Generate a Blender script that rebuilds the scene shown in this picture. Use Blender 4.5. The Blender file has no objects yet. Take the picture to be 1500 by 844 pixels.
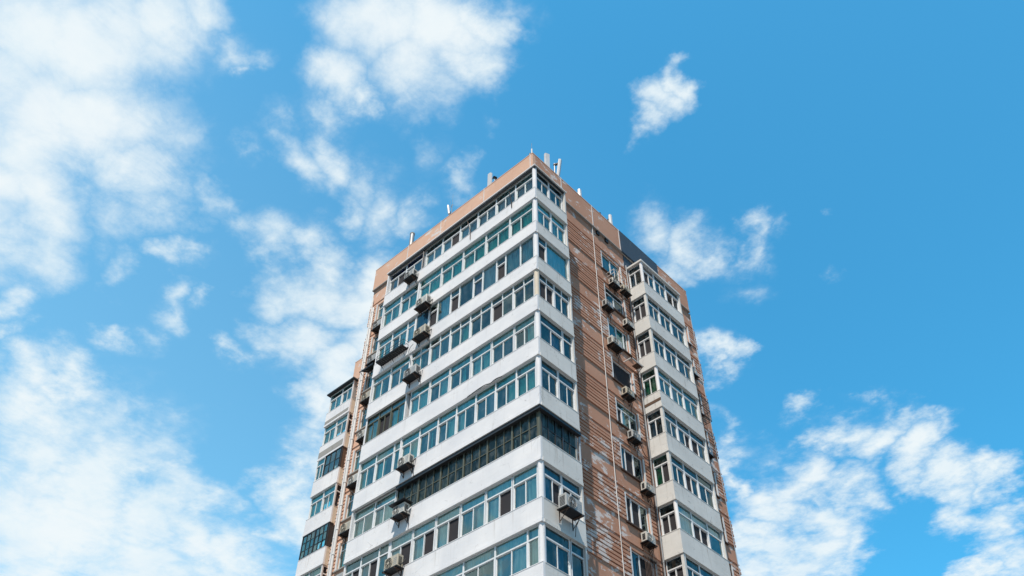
import bpy, math, random
from mathutils import Vector, Matrix
random.seed(7)
R = math.radians
D = bpy.data
sc = bpy.context.scene
col = sc.collection
OZ = 42.55            # height of the top balcony ceiling above the street
SH = 2.8              # storey height

# ------------------------------------------------------------------ materials
def nt(name):
    m = D.materials.new(name); m.use_nodes = True
    n = m.node_tree; n.nodes.clear()
    return m, n
class G:
    """small helper for building node graphs"""
    def __init__(s, tree): s.t = tree
    def n(s, typ, ins=None, **kw):
        x = s.t.nodes.new(typ)
        for k, v in kw.items(): setattr(x, k, v)
        for k, v in (ins or {}).items():
            if hasattr(v, 'is_linked') or isinstance(v, bpy.types.NodeSocket): s.t.links.new(v, x.inputs[k])
            else: x.inputs[k].default_value = v
        return x
    def math(s, op, a, b=0.0, c=None, clamp=False):
        ins = {0: a, 1: b}
        if c is not None: ins[2] = c
        x = s.n('ShaderNodeMath', ins, operation=op); x.use_clamp = clamp
        return x.outputs[0]
    def mix(s, f, a, b, blend='MIX'):
        x = s.n('ShaderNodeMix', data_type='RGBA', blend_type=blend)
        for i, v in ((0, f), (6, a), (7, b)):
            if isinstance(v, bpy.types.NodeSocket): s.t.links.new(v, x.inputs[i])
            else: x.inputs[i].default_value = v if i == 0 else (*v[:3], 1)
        return x.outputs[2]
    def rng(s, v, a, b, c=0.0, d=1.0, smooth=True):
        return s.n('ShaderNodeMapRange', {0: v, 1: a, 2: b, 3: c, 4: d}, interpolation_type='SMOOTHSTEP' if smooth else 'LINEAR').outputs[0]
    def noise(s, vec, scale, detail=4, rough=.55, dist=0.0):
        return s.n('ShaderNodeTexNoise', {'Vector': vec, 'Scale': scale, 'Detail': detail, 'Roughness': rough, 'Distortion': dist}).outputs[0]
    def scaled(s, vec, sx, sy, sz, off=(0, 0, 0)):
        return s.n('ShaderNodeMapping', {'Vector': vec, 'Location': off, 'Scale': (sx, sy, sz)}).outputs[0]

def finish(g, color, rough=.6, metal=0.0, bump=None, bstr=.3, bdist=.02, spec=.5):
    p = g.n('ShaderNodeBsdfPrincipled', {'Roughness': rough, 'Metallic': metal, 'Specular IOR Level': spec})
    if isinstance(color, bpy.types.NodeSocket): g.t.links.new(color, p.inputs['Base Color'])
    else: p.inputs['Base Color'].default_value = (*color, 1)
    if bump is not None:
        b = g.n('ShaderNodeBump', {'Height': bump, 'Strength': bstr, 'Distance': bdist})
        g.t.links.new(b.outputs[0], p.inputs['Normal'])
    o = g.n('ShaderNodeOutputMaterial'); g.t.links.new(p.outputs[0], o.inputs[0])

def pos(g): return g.n('ShaderNodeNewGeometry').outputs['Position']

def m_plain(name, c, rough=.6, metal=0.0, var=.25, scale=3.0, dirt=(.12, .1, .08)):
    m, t = nt(name); g = G(t); P = pos(g)
    n1 = g.noise(g.scaled(P, 1, 1, .35), scale, 6, .6)
    f = g.math('MULTIPLY', g.rng(n1, .5, .8), var)
    f2 = g.noise(P, 40, 2)
    c1 = g.mix(f, c, dirt)
    c2 = g.mix(g.math('MULTIPLY', g.rng(f2, .55, .75), .12), c1, (c[0]*.6, c[1]*.6, c[2]*.6))
    finish(g, c2, rough, metal, f2, .1, .005)
    return m

def m_paint(name, base, dirt, streaky, cool):
    """painted render: faint trowel marks, hairline cracks, rain streaks"""
    m, t = nt(name); g = G(t); P = pos(g)
    broad = g.noise(P, .5, 5, .6)
    streak = g.noise(g.scaled(P, 2.6, 2.6, .22), 1.6, 7, .62)
    patch = g.noise(P, 2.1, 8, .65, .6)
    fine = g.noise(P, 22, 5, .7)
    lay = g.noise(g.scaled(P, .5, .5, 7), 1.2, 6, .6)     # horizontal trowel lines
    vor = g.n('ShaderNodeTexVoronoi', {'Vector': g.scaled(P, .8, .8, 1.6), 'Scale': 1.1}, feature='DISTANCE_TO_EDGE')
    jag = g.math('ADD', vor.outputs[0], g.math('MULTIPLY', g.math('SUBTRACT', fine, .5), .03))
    crack = g.math('MULTIPLY', g.rng(jag, .012, .004), g.rng(patch, .5, .62))
    c = g.mix(g.rng(broad, .3, .7), base, cool)
    c = g.mix(g.math('MULTIPLY', g.rng(lay, .55, .72), .25 * streaky + .08), c, (base[0]*.72, base[1]*.72, base[2]*.7))
    c = g.mix(g.math('MULTIPLY', g.rng(streak, .56, .8), .75 * streaky), c, dirt)
    c = g.mix(g.math('MULTIPLY', g.rng(patch, .6, .74), .55 * streaky), c, (.3, .27, .23))
    c = g.mix(g.math('MULTIPLY', crack, .45 * streaky + .15), c, (.14, .13, .13))
    spots = g.rng(g.noise(P, 5.5, 3, .8), .74 - .05*streaky, .78 - .05*streaky)
    c = g.mix(g.math('MULTIPLY', spots, .5 * streaky), c, (.13, .12, .11))
    # rust and dust runs that start at the sills and fade down each band
    sz = g.n('ShaderNodeSeparateXYZ', {0: P}).outputs[2]
    fr = g.math('FRACT', g.math('MULTIPLY', g.math('SUBTRACT', OZ, sz), 1/SH))
    run = g.rng(g.noise(g.scaled(P, 5.5, 5.5, .12), 1.5, 5, .7), .58, .70)
    c = g.mix(g.math('MULTIPLY', g.math('MULTIPLY', run, g.rng(fr, .99, .66)), .30 + .35*streaky), c, (.30, .255, .21))
    finish(g, c, .75, 0, g.math('ADD', g.math('MULTIPLY', fine, .4), lay), .25, .012, .3)
    return m

def m_salmon(name, peel, c1, c2):
    """salmon masonry paint that has flaked off to grey cement in places"""
    m, t = nt(name); g = G(t); P = pos(g)
    broad = g.noise(P, .35, 5, .6)
    fine = g.noise(P, 14, 5, .7)
    f1 = g.noise(g.scaled(P, .8, .8, 1.45), 1.7, 10, .72, .3)
    region = g.noise(g.scaled(P, .3, .3, .2), 1.0, 3)
    thr = g.math('ADD', f1, g.math('MULTIPLY', g.math('SUBTRACT', region, .5), .42))
    flake = g.rng(thr, peel, peel + .03)
    c = g.mix(g.rng(broad, .3, .7), c1, c2)
    c = g.mix(g.math('MULTIPLY', g.rng(fine, .5, .8), .3), c, (.46, .24, .155))
    drip = g.noise(g.scaled(P, 3, 3, .25), 1.3, 6, .6)
    c = g.mix(g.math('MULTIPLY', g.rng(drip, .6, .8), .35), c, (.24, .16, .12))
    c = g.mix(g.math('MULTIPLY', flake, .85), c, (.64, .60, .58))
    finish(g, c, .85, 0, g.math('ADD', fine, g.math('MULTIPLY', flake, -.4)), .3, .012, .2)
    return m

def m_glass(name, tint, refl=.12, rough=.015):
    m, t = nt(name); g = G(t); P = pos(g)
    wav = g.noise(P, 1.4, 2)
    dust = g.noise(g.scaled(P, 2, 2, .8), 2.2, 6, .6)
    bump = g.n('ShaderNodeBump', {'Height': wav, 'Strength': .12, 'Distance': .02})
    tr = g.n('ShaderNodeBsdfTransparent', {'Color': (*tint, 1)})
    gl = g.n('ShaderNodeBsdfGlossy', {'Color': (.80, 1, .96, 1), 'Roughness': rough, 'Normal': bump.outputs[0]})
    df = g.n('ShaderNodeBsdfDiffuse', {'Color': (.3, .36, .37, 1) if rough < .1 else (.17, .19, .185, 1)})
    fr = g.n('ShaderNodeLayerWeight', {'Blend': .35}).outputs['Fresnel']
    fac = g.math('ADD', g.math('MULTIPLY', fr, .8 if rough < .1 else .3), refl, clamp=True)
    a = g.n('ShaderNodeMixShader', {0: g.math('MULTIPLY', g.rng(dust, .4, .8), .22 if rough < .1 else .5), 1: tr.outputs[0], 2: df.outputs[0]})
    b = g.n('ShaderNodeMixShader', {0: fac, 1: a.outputs[0], 2: gl.outputs[0]})
    o = g.n('ShaderNodeOutputMaterial'); t.links.new(b.outputs[0], o.inputs[0])
    return m

def m_curtain(name, c, trans=.25):
    m, t = nt(name); g = G(t); P = pos(g)
    n1 = g.noise(g.scaled(P, 7, 7, .5), 1.6, 4)
    cc = g.mix(g.rng(n1, .35, .65), (c[0]*.74, c[1]*.74, c[2]*.76), c)
    d = g.n('ShaderNodeBsdfDiffuse', {'Color': cc}); tl = g.n('ShaderNodeBsdfTranslucent', {'Color': cc})
    x = g.n('ShaderNodeMixShader', {0: trans, 1: d.outputs[0], 2: tl.outputs[0]})
    o = g.n('ShaderNodeOutputMaterial'); t.links.new(x.outputs[0], o.inputs[0])
    return m

M = {}
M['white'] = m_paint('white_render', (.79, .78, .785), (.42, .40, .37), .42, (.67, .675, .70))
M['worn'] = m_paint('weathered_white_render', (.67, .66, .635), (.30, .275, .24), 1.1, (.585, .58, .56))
M['cream'] = m_paint('cream_render', (.66, .58, .46), (.40, .33, .25), .7, (.60, .52, .42))
M['plaster'] = m_plain('interior_plaster', (.36, .35, .33), .8)
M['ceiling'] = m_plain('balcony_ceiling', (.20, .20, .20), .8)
M['salmon'] = m_salmon('pale_salmon_masonry', .61, (.60, .375, .27), (.68, .44, .325))  # paler salmon, for all walls but the right-hand one
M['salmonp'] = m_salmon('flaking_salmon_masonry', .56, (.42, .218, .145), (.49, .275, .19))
M['slate'] = m_plain('slate_grey_coating', (.035, .048, .068), .6, 0, .3, 2.0, (.09, .1, .11))
M['alu'] = m_plain('white_window_frame', (.72, .73, .74), .45, 0, .35, 4, (.3, .29, .27))
M['oldframe'] = m_plain('old_steel_frame', (.115, .12, .09), .6, .2, .6, 5, (.05, .05, .05))
M['blackframe_shade'] = m_plain('black_frame_and_soffit_shade', (.022, .024, .028), .5)
M['brownframe'] = m_plain('brown_frame', (.10, .058, .035), .55)
M['dark'] = m_plain('dark_room', (.018, .019, .022), .9)
M['screen'] = m_plain('insect_screen', (.016, .014, .018), .85, 0, .3, 6, (.045, .042, .045))
M['black'] = m_plain('black_steel', (.014, .015, .018), .55, .3)
M['rust'] = m_plain('rusty_steel', (.09, .055, .04), .7, .3)
M['casing'] = m_plain('air_conditioner_casing', (.52, .51, .47), .5, 0, .55, 5, (.3, .26, .2))
M['casing2'] = m_plain('yellowed_casing', (.44, .40, .32), .55, 0, .6, 5, (.25, .2, .15))
M['casing3'] = m_plain('dusty_grey_casing', (.38, .385, .38), .55, 0, .5, 5, (.16, .13, .1))
M['grey'] = m_plain('grey_metal', (.30, .31, .32), .5, .4)
M['bluegrey'] = m_plain('blue_grey_pipe', (.30, .36, .42), .5)
M['pipe'] = m_plain('white_plastic_pipe', (.66, .65, .64), .5, 0, .5, 4, (.32, .27, .22))
M['antenna'] = m_plain('antenna_housing', (.56, .58, .60), .4, 0, .2)
M['cem'] = m_plain('grey_cement', (.30, .295, .28), .9, 0, .6, 4)
TINT = dict(blue=(.70, .92, .96), royal=(.05, .20, .80), teal=(.24, .93, .88), mid=(.48, .84, .92), green=(.36, .80, .72),
            tealb=(.32, .86, .84), sea=(.36, .88, .82), grime=(.38, .46, .46), pale=(.70, .96, .91), navy=(.14, .36, .52), amber=(.66, .54, .36), grass=(.25, .76, .58))  # navy: blue glass, also right-face shade put into the tint
for k, v in TINT.items(): M['g_'+k] = m_glass(k+'_tinted_glass', v, {'grime': .02, 'blue': .16, 'pale': .12, 'navy': .03, 'grass': .03}.get(k, .10), .015 if k != 'grime' else .2)
M['cur_c'] = m_curtain('white_curtain', (.88, .88, .86)); M['cur_t'] = m_curtain('pale_blue_curtain', (.70, .84, .86))
M['cur_b'] = m_curtain('beige_blind', (.40, .34, .25)); M['cur_p'] = m_curtain('mauve_cloth', (.42, .24, .40)); M['cur_g'] = m_curtain('green_curtain', (.10, .50, .36))
M['cur_n'] = m_curtain('brown_curtain', (.20, .15, .13))

# ------------------------------------------------------------------ mesh building in a wall's own frame (u along, z up, n outward)
class Frame:
    def __init__(s, O, U, N): s.O = Vector(O); s.U = Vector(U); s.N = Vector(N)
    def P(s, u, z, n=0.0): return s.O + s.U*u + s.N*n + Vector((0, 0, z + OZ))
LEFT = Frame((0, 0, 0), (-1, 0, 0), (0, -1, 0))
RIGHT = Frame((0, 0, 0), (0, 1, 0), (1, 0, 0))
STK = 9.64                                           # near end of the projecting stack on the right-hand wall
STKEND = Frame((0, STK, 0), (-1, 0, 0), (0, -1, 0))
WX, WY = -21.27, 5.02                                # corner of the far wing's balconies
WING = Frame((WX, WY, 0), (-1, 0, 0), (0, -1, 0))
WINGEND = Frame((WX, WY, 0), (0, 1, 0), (1, 0, 0))
WALL = -1.1                                          # the brick wall stands this far behind the balcony fronts

class MB:
    def __init__(s): s.v = []; s.f = []; s.mi = []; s.mats = []; s.sm = []
    def slot(s, m):
        if m not in s.mats: s.mats.append(m)
        return s.mats.index(m)
    def face(s, pts, m, out=None, smooth=False):
        if out is not None:
            nrm = (pts[1]-pts[0]).cross(pts[2]-pts[1])
            if nrm.dot(out) < 0: pts = pts[::-1]
        i = len(s.v); s.v += [tuple(p) for p in pts]; s.f.append(tuple(range(i, i+len(pts)))); s.mi.append(s.slot(m)); s.sm.append(smooth)
    def box(s, F, u0, u1, z0, z1, n0, n1, m, skip=''):
        a = lambda i, j, k: F.P((u0, u1)[i], (z0, z1)[j], (n0, n1)[k])
        U, N, Z = F.U, F.N, Vector((0, 0, 1))
        if u1 < u0: u0, u1 = u1, u0
        if 'f' not in skip: s.face([a(0,0,1), a(1,0,1), a(1,1,1), a(0,1,1)], m, N)
        if 'b' not in skip: s.face([a(0,0,0), a(1,0,0), a(1,1,0), a(0,1,0)], m, -N)
        if 'l' not in skip: s.face([a(0,0,0), a(0,0,1), a(0,1,1), a(0,1,0)], m, -U)
        if 'r' not in skip: s.face([a(1,0,0), a(1,0,1), a(1,1,1), a(1,1,0)], m, U)
        if 'd' not in skip: s.face([a(0,0,0), a(1,0,0), a(1,0,1), a(0,0,1)], m, -Z)
        if 't' not in skip: s.face([a(0,1,0), a(1,1,0), a(1,1,1), a(0,1,1)], m, Z)
    def tube(s, pts, r, m, seg=10, caps=True):
        pts = [Vector(p) for p in pts]; rings = []
        for i, p in enumerate(pts):
            t = (pts[min(i+1, len(pts)-1)] - pts[max(i-1, 0)]).normalized()
            a = t.orthogonal().normalized(); 
            if abs(t.z) < .9: a = t.cross(Vector((0, 0, 1))).normalized()
            else: a = t.cross(Vector((0, 1, 0))).normalized()
            b = t.cross(a)
            rr = r[i] if isinstance(r, (list, tuple)) else r
            rings.append([p + (a*math.cos(2*math.pi*k/seg) + b*math.sin(2*math.pi*k/seg))*rr for k in range(seg)])
        for i in range(len(pts)-1):
            c = (pts[i]+pts[i+1])/2
            for k in range(seg):
                q = [rings[i][k], rings[i][(k+1) % seg], rings[i+1][(k+1) % seg], rings[i+1][k]]
                s.face(q, m, (q[0]+q[1]+q[2]+q[3])/4 - c, seg > 6)
        if caps:
            s.face(rings[0], m, pts[0]-pts[1]); s.face(rings[-1], m, pts[-1]-pts[-2])
    def build(s, name, parent=None, origin=None):
        me = D.meshes.new(name)
        o3 = Vector(origin) if origin is not None else Vector((0, 0, 0))
        me.from_pydata([tuple(Vector(v)-o3) for v in s.v], [], s.f)
        for m in s.mats: me.materials.append(M[m])
        me.polygons.foreach_set('material_index', s.mi); me.polygons.foreach_set('use_smooth', s.sm)
        me.update()
        o = D.objects.new(name, me); col.objects.link(o)
        if parent is not None: o.parent = parent
        elif origin is not None: o.location = o3
        return o
def empty(name, loc, label, cat, group=None):
    e = D.objects.new(name, None); col.objects.link(e); e.location = loc; e.empty_display_size = .3
    e['label'] = label; e['category'] = cat
    if group: e['group'] = group
    return e
def tag(o, label=None, cat=None, group=None, kind=None):
    for k, v in (('label', label), ('category', cat), ('group', group), ('kind', kind)):
        if v: o[k] = v
    return o

# ------------------------------------------------------------------ the apartment tower
B = empty('apartment_building', (0, 0, 0), 'tall white and salmon apartment tower with glazed corner balconies under a blue sky', 'building')

def rects(u0, u1, z0, z1, holes):
    us = sorted({u0, u1, *[h[0] for h in holes], *[h[1] for h in holes]}); zs = sorted({z0, z1, *[h[2] for h in holes], *[h[3] for h in holes]})
    us = [u for u in us if u0 <= u <= u1]; zs = [z for z in zs if z0 <= z <= z1]
    for a, b in zip(us, us[1:]):
        for c, d in zip(zs, zs[1:]):
            mu, mz = (a+b)/2, (c+d)/2
            if not any(h[0] < mu < h[1] and h[2] < mz < h[3] for h in holes): yield a, b, c, d
def wall_face(mb, F, u0, u1, z0, z1, n, m, holes=(), depth=.16):
    for a, b, c, d in rects(u0, u1, z0, z1, holes):
        mb.face([F.P(a, c, n), F.P(b, c, n), F.P(b, d, n), F.P(a, d, n)], m, F.N)
    Z = Vector((0, 0, 1))
    for a, b, c, d in holes:
        k = n - depth
        mb.face([F.P(a, c, n), F.P(a, d, n), F.P(a, d, k), F.P(a, c, k)], m, F.U); mb.face([F.P(b, c, n), F.P(b, d, n), F.P(b, d, k), F.P(b, c, k)], m, -F.U)
        mb.face([F.P(a, c, n), F.P(b, c, n), F.P(b, c, k), F.P(a, c, k)], m, Z); mb.face([F.P(a, d, n), F.P(b, d, n), F.P(b, d, k), F.P(a, d, k)], m, -Z)
        # the room behind
        r = k - 1.6
        mb.face([F.P(a, c, r), F.P(b, c, r), F.P(b, d, r), F.P(a, d, r)], 'dark', F.N)
        mb.face([F.P(a, c, k), F.P(a, d, k), F.P(a, d, r), F.P(a, c, r)], 'dark', F.U); mb.face([F.P(b, c, k), F.P(b, d, k), F.P(b, d, r), F.P(b, c, r)], 'dark', -F.U)
        mb.face([F.P(a, d, k), F.P(b, d, k), F.P(b, d, r), F.P(a, d, r)], 'plaster', -Z); mb.face([F.P(a, c, k), F.P(b, c, k), F.P(b, c, r), F.P(a, c, r)], 'dark', Z)

def ribs(mb, F, u0, u1, k, n, m, holes):
    """the ribbed brick panel of one storey and the string course above it"""
    top = -SH*k - .34; p = .205
    for i in range(8):
        z1 = top - i*p; z0 = z1 - .135
        hs = [h for h in holes if h[2] < z1 and h[3] > z0]
        for a, b, c, d in rects(u0, u1, z0, z1, [(h[0]-.1, h[1]+.1, z0, z1) for h in hs]):
            mb.box(F, a, b, c, d, n, n + .06 + .008*math.sin(i*2.3+k), m, 'b')
    zs = -SH*k - .13
    mb.box(F, u0, u1, zs - .035, zs + .015, n, n + .045, m, 'b')

NK = 10                      # storeys modelled with their windows
GROUND = -OZ
win_r = [(7.10, 8.86, -SH*k - .42 - .02*(k % 2), -SH*k - 1.92) for k in range(NK)]
win_l = [(12.45, 14.20, -SH*k - .42, -SH*k - 1.92) for k in range(NK)]
win_e = [(14.30, 15.78, -SH*k - .50, -SH*k - 2.02) for k in range(NK)]
H = lambda L_: [(a, b, d, c) for a, b, c, d in L_]
w = MB()
wall_face(w, RIGHT, 1.1, 2.75, GROUND, 1.2, WALL, 'plaster')
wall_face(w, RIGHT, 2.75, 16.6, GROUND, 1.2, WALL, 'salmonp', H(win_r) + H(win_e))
wall_face(w, LEFT, 1.1, 12.0, GROUND, 1.2, WALL, 'plaster')
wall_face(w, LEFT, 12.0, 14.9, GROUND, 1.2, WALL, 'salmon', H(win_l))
for k in range(NK + 5):
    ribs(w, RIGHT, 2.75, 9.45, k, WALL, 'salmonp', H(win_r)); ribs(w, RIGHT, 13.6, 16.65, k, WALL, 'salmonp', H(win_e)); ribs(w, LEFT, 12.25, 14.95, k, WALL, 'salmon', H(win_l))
# sides that face away, the roof deck and the far wing's own walls
BACK = Frame((-14.9, 16.6, 0), (1, 0, 0), (0, 1, 0)); SIDE = Frame((-14.9, 1.1, 0), (0, 1, 0), (-1, 0, 0))
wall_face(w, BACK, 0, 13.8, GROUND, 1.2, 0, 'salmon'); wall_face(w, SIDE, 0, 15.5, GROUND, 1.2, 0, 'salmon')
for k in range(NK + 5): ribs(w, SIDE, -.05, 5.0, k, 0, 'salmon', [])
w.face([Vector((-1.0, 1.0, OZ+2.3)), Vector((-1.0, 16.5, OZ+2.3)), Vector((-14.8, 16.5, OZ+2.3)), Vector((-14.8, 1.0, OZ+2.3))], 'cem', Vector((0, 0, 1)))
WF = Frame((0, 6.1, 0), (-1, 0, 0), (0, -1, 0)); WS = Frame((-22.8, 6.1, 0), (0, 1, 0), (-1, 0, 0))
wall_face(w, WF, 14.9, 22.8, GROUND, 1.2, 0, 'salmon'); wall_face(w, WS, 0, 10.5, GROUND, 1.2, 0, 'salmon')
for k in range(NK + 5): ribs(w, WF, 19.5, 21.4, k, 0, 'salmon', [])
w.face([Vector((-14.8, 6.0, OZ+2.3)), Vector((-14.8, 16.5, OZ+2.3)), Vector((-22.7, 16.5, OZ+2.3)), Vector((-22.7, 6.2, OZ+2.3))], 'cem', Vector((0, 0, 1)))
w.build('brick_wall', B)

# parapet ring round the roof, a little proud of the brick
pp = MB()
PT, PB = 3.2, 1.2
def par(F, u0, u1, n=-.98):
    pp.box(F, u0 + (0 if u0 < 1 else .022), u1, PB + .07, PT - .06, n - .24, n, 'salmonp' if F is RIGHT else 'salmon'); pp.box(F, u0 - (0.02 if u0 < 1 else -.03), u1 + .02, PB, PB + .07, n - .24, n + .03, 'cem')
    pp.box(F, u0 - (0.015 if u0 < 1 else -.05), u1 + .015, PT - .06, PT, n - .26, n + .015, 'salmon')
par(LEFT, .98, 14.9); par(RIGHT, 1.2, 16.4)
par(BACK, 0, 13.7, .0); par(SIDE, 0.3, 15.3, .0)
WPF = Frame((0, 6.0, 0), (-1, 0, 0), (0, -1, 0)); par(WPF, 15.0, 22.92, 0.0)
PAR = pp.build('parapet', B)
dp = MB()                                                     # slate coloured coating over one stretch of parapet and wall
dp.box(RIGHT, 9.15, 13.1, PB - .02, PT + .012, -1.0, -.95, 'slate', ''); dp.box(RIGHT, 9.15, 13.1, PT + .002, PT + .014, -1.24, -.95, 'slate')
dp.box(RIGHT, 9.42, 13.1, -.1, PB - .03, WALL, WALL + .02, 'slate')
dp.build('slate_panel', B)
for F, us in ((LEFT, (1.17, 4.94, 8.7, 11.72)), (RIGHT, (3.51, 6.4, 9.06))):
    for u in us:
        c = MB(); c.box(F, u - .025, u + .025, PB + .1, PT + .03, -.98, -.955, 'pipe'); c.build('conduit', B)

# ---- windows
CURT = {'c': 'cur_c', 't': 'cur_t', 'b': 'cur_b', 'p': 'cur_p', 'g': 'cur_g', 'n': 'cur_n'}
def pane(mb, F, u0, u1, z0, z1, n, state, tint):
    if u1 - u0 < .03 or z1 - z0 < .03: return
    j = lambda: random.uniform(-.010, .010)
    if state == 'd':                                           # sash slid open behind an insect screen
        mb.face([F.P(u0, z0, n-.035), F.P(u1, z0, n-.035), F.P(u1, z1, n-.035), F.P(u0, z1, n-.035)], 'screen', F.N); return
    if state == 'o':                                           # open, nothing in it
        mb.face([F.P(u0, z0, n-.5), F.P(u1, z0, n-.5), F.P(u1, z1, n-.5), F.P(u0, z1, n-.5)], 'dark', F.N); return
    a, b, c, d = j(), j(), j(), j()
    mb.face([F.P(u0, z0, n+a), F.P(u1, z0, n+b), F.P(u1, z1, n+c), F.P(u0, z1, n+a-b+c)], 'g_'+tint, F.N)
    if state == 'e':
        if random.random() < .55:                              # a curtain pushed to one side
            wd = (u1-u0)*random.uniform(.16, .34); s = random.random() < .5
            curtain(mb, F, u0 if s else u1-wd, u0+wd if s else u1, z0, z1, n - .14, random.choice(('cur_c', 'cur_t', 'cur_b')))
        return
    gap = random.choice((0, 0, 0, .12, .2))*(u1-u0); s = random.random() < .5
    curtain(mb, F, u0 + (gap if s else 0), u1 - (0 if s else gap), z0 - .02, z1 + .02, n - .12, CURT[state])
def curtain(mb, F, u0, u1, z0, z1, n, m):
    N_ = max(6, int((u1-u0)/.045)); ph = random.random()*6; am = random.uniform(.012, .03)
    pr = None
    for i in range(N_+1):
        u = u0 + (u1-u0)*i/N_; dn = am*math.sin(i*1.25+ph) + am*.5*math.sin(i*.47+ph*2)
        cur = (F.P(u, z0, n+dn), F.P(u, z1, n+dn*.7))
        if pr: mb.face([pr[0], cur[0], cur[1], pr[1]], m, F.N, True)
        pr = cur
def window(parent, F, u0, u1, z0, z1, n, style, panes, tint, fm='alu', tr=.52, name='window'):
    """one bay of glazing: outer frame, transom light above, sashes below; n is the plane of the glass"""
    mb = MB(); b = .038; d0, d1 = n - .045, n + .032
    fr = lambda a, c, e, f, o=0.0: mb.box(F, a, c, e, f, d0, d1 + o, fm)
    if style.startswith('G'):                                  # small-paned steel glazing: columns x rows
        nx, nz = [int(x) for x in style[1:].split('x')]
        bw = .026; fr(u0, u1, z0, z0+.05); fr(u0, u1, z1-.05, z1)
        us = [u0 + (u1-u0)*i/nx for i in range(nx+1)]; zs = [z0 + (z1-z0)*i/nz for i in range(nz+1)]
        for i, u in enumerate(us):
            wd = .04 if i % 3 == 0 else bw*.75
            fr(u-wd/1.0 if i else u, u+wd/1.0 if i < nx else u, z0+.05, z1-.05, .012 if i % 3 == 0 else 0)
        for z in zs[1:-1]: fr(u0, u1, z-.017, z+.017, -.01)
        for i in range(nx):
            for q in range(nz):
                st = panes[(i*nz+q) % len(panes)]
                pane(mb, F, us[i]+.02, us[i+1]-.02, zs[q]+.017, zs[q+1]-.017, n, st, tint)
        return mb.build(name, parent)
    fr(u0, u0+b, z0, z1); fr(u1-b, u1, z0, z1); fr(u0+b, u1-b, z0, z0+b); fr(u0+b, u1-b, z1-b, z1)
    a, c, e, f = u0+b, u1-b, z0+b, z1-b
    if style == 'F':
        pane(mb, F, a, c, e, f, n, panes[0], tint)
    else:
        zt = z1 - tr; fr(a, c, zt-.03, zt+.03)
        um = (a+c)/2 + (.04*(c-a) if style == 'T2' and random.random() < .3 else 0)
        if style == 'T4': fr(um-.022, um+.022, zt+.03, f); pane(mb, F, a, um-.022, zt+.03, f, n, panes[0], tint); pane(mb, F, um+.022, c, zt+.03, f, n, panes[0], tint)
        else: pane(mb, F, a, c, zt+.03, f, n, panes[0], tint)
        if style == 'T1':
            mb.box(F, a, a+.03, e, zt-.03, d0, d1-.02, fm); mb.box(F, c-.03, c, e, zt-.03, d0, d1-.02, fm)
            pane(mb, F, a+.03, c-.03, e, zt-.03, n-.01, panes[1], tint)
        else:                                                  # two sliding sashes in separate tracks
            for q, (x0, x1) in enumerate(((a, um), (um, c))):
                off = -.028 if q else 0.0
                mb.box(F, x0, x0+.036, e, zt-.03, d0+off, d1-.015+off, fm); mb.box(F, x1-.036, x1, e, zt-.03, d0+off, d1-.015+off, fm)
                mb.box(F, x0+.036, x1-.036, e, e+.03, d0+off, d1-.02+off, fm); mb.box(F, x0+.036, x1-.036, zt-.058, zt-.03, d0+off, d1-.02+off, fm)
                pane(mb, F, x0+.036, x1-.036, e+.03, zt-.058, n-.012+off, panes[1+q], tint)
    return mb.build(name, parent)

# ---- balconies: white band, slab, posts
ZT = [-1.92, -4.73, -7.47, -10.23, -12.95, -15.82, -18.48, -21.34, -24.08, -26.9, -29.7]      # tops of the bands
def zb(k): return -SH*k
def band(mb, F, u0, u1, k, m, lip=.03, ends=''):
    """front of balcony k: band from its top down to the slab's lower edge"""
    z0, z1 = zb(k+1), ZT[k]
    mb.box(F, u0, u1, z0 + .15, z1, -.11, 0, m); mb.box(F, u0, u1 + (.0), z0, z0 + .145, -.11, .022, m)
    mb.box(F, u0, u1, z1, z1 + .03, -.12, .012, m)
S_END = 12.14; T_END = 2.62
def slab_corner(mb, z0, z1, o, m):
    mb.box(LEFT, .11, S_END, z0, z1, WALL, -.11 + o, m, ''); mb.box(RIGHT, 1.1, T_END, z0 + .002, z1 - .002, WALL, -.112 + o, m, '')

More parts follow.
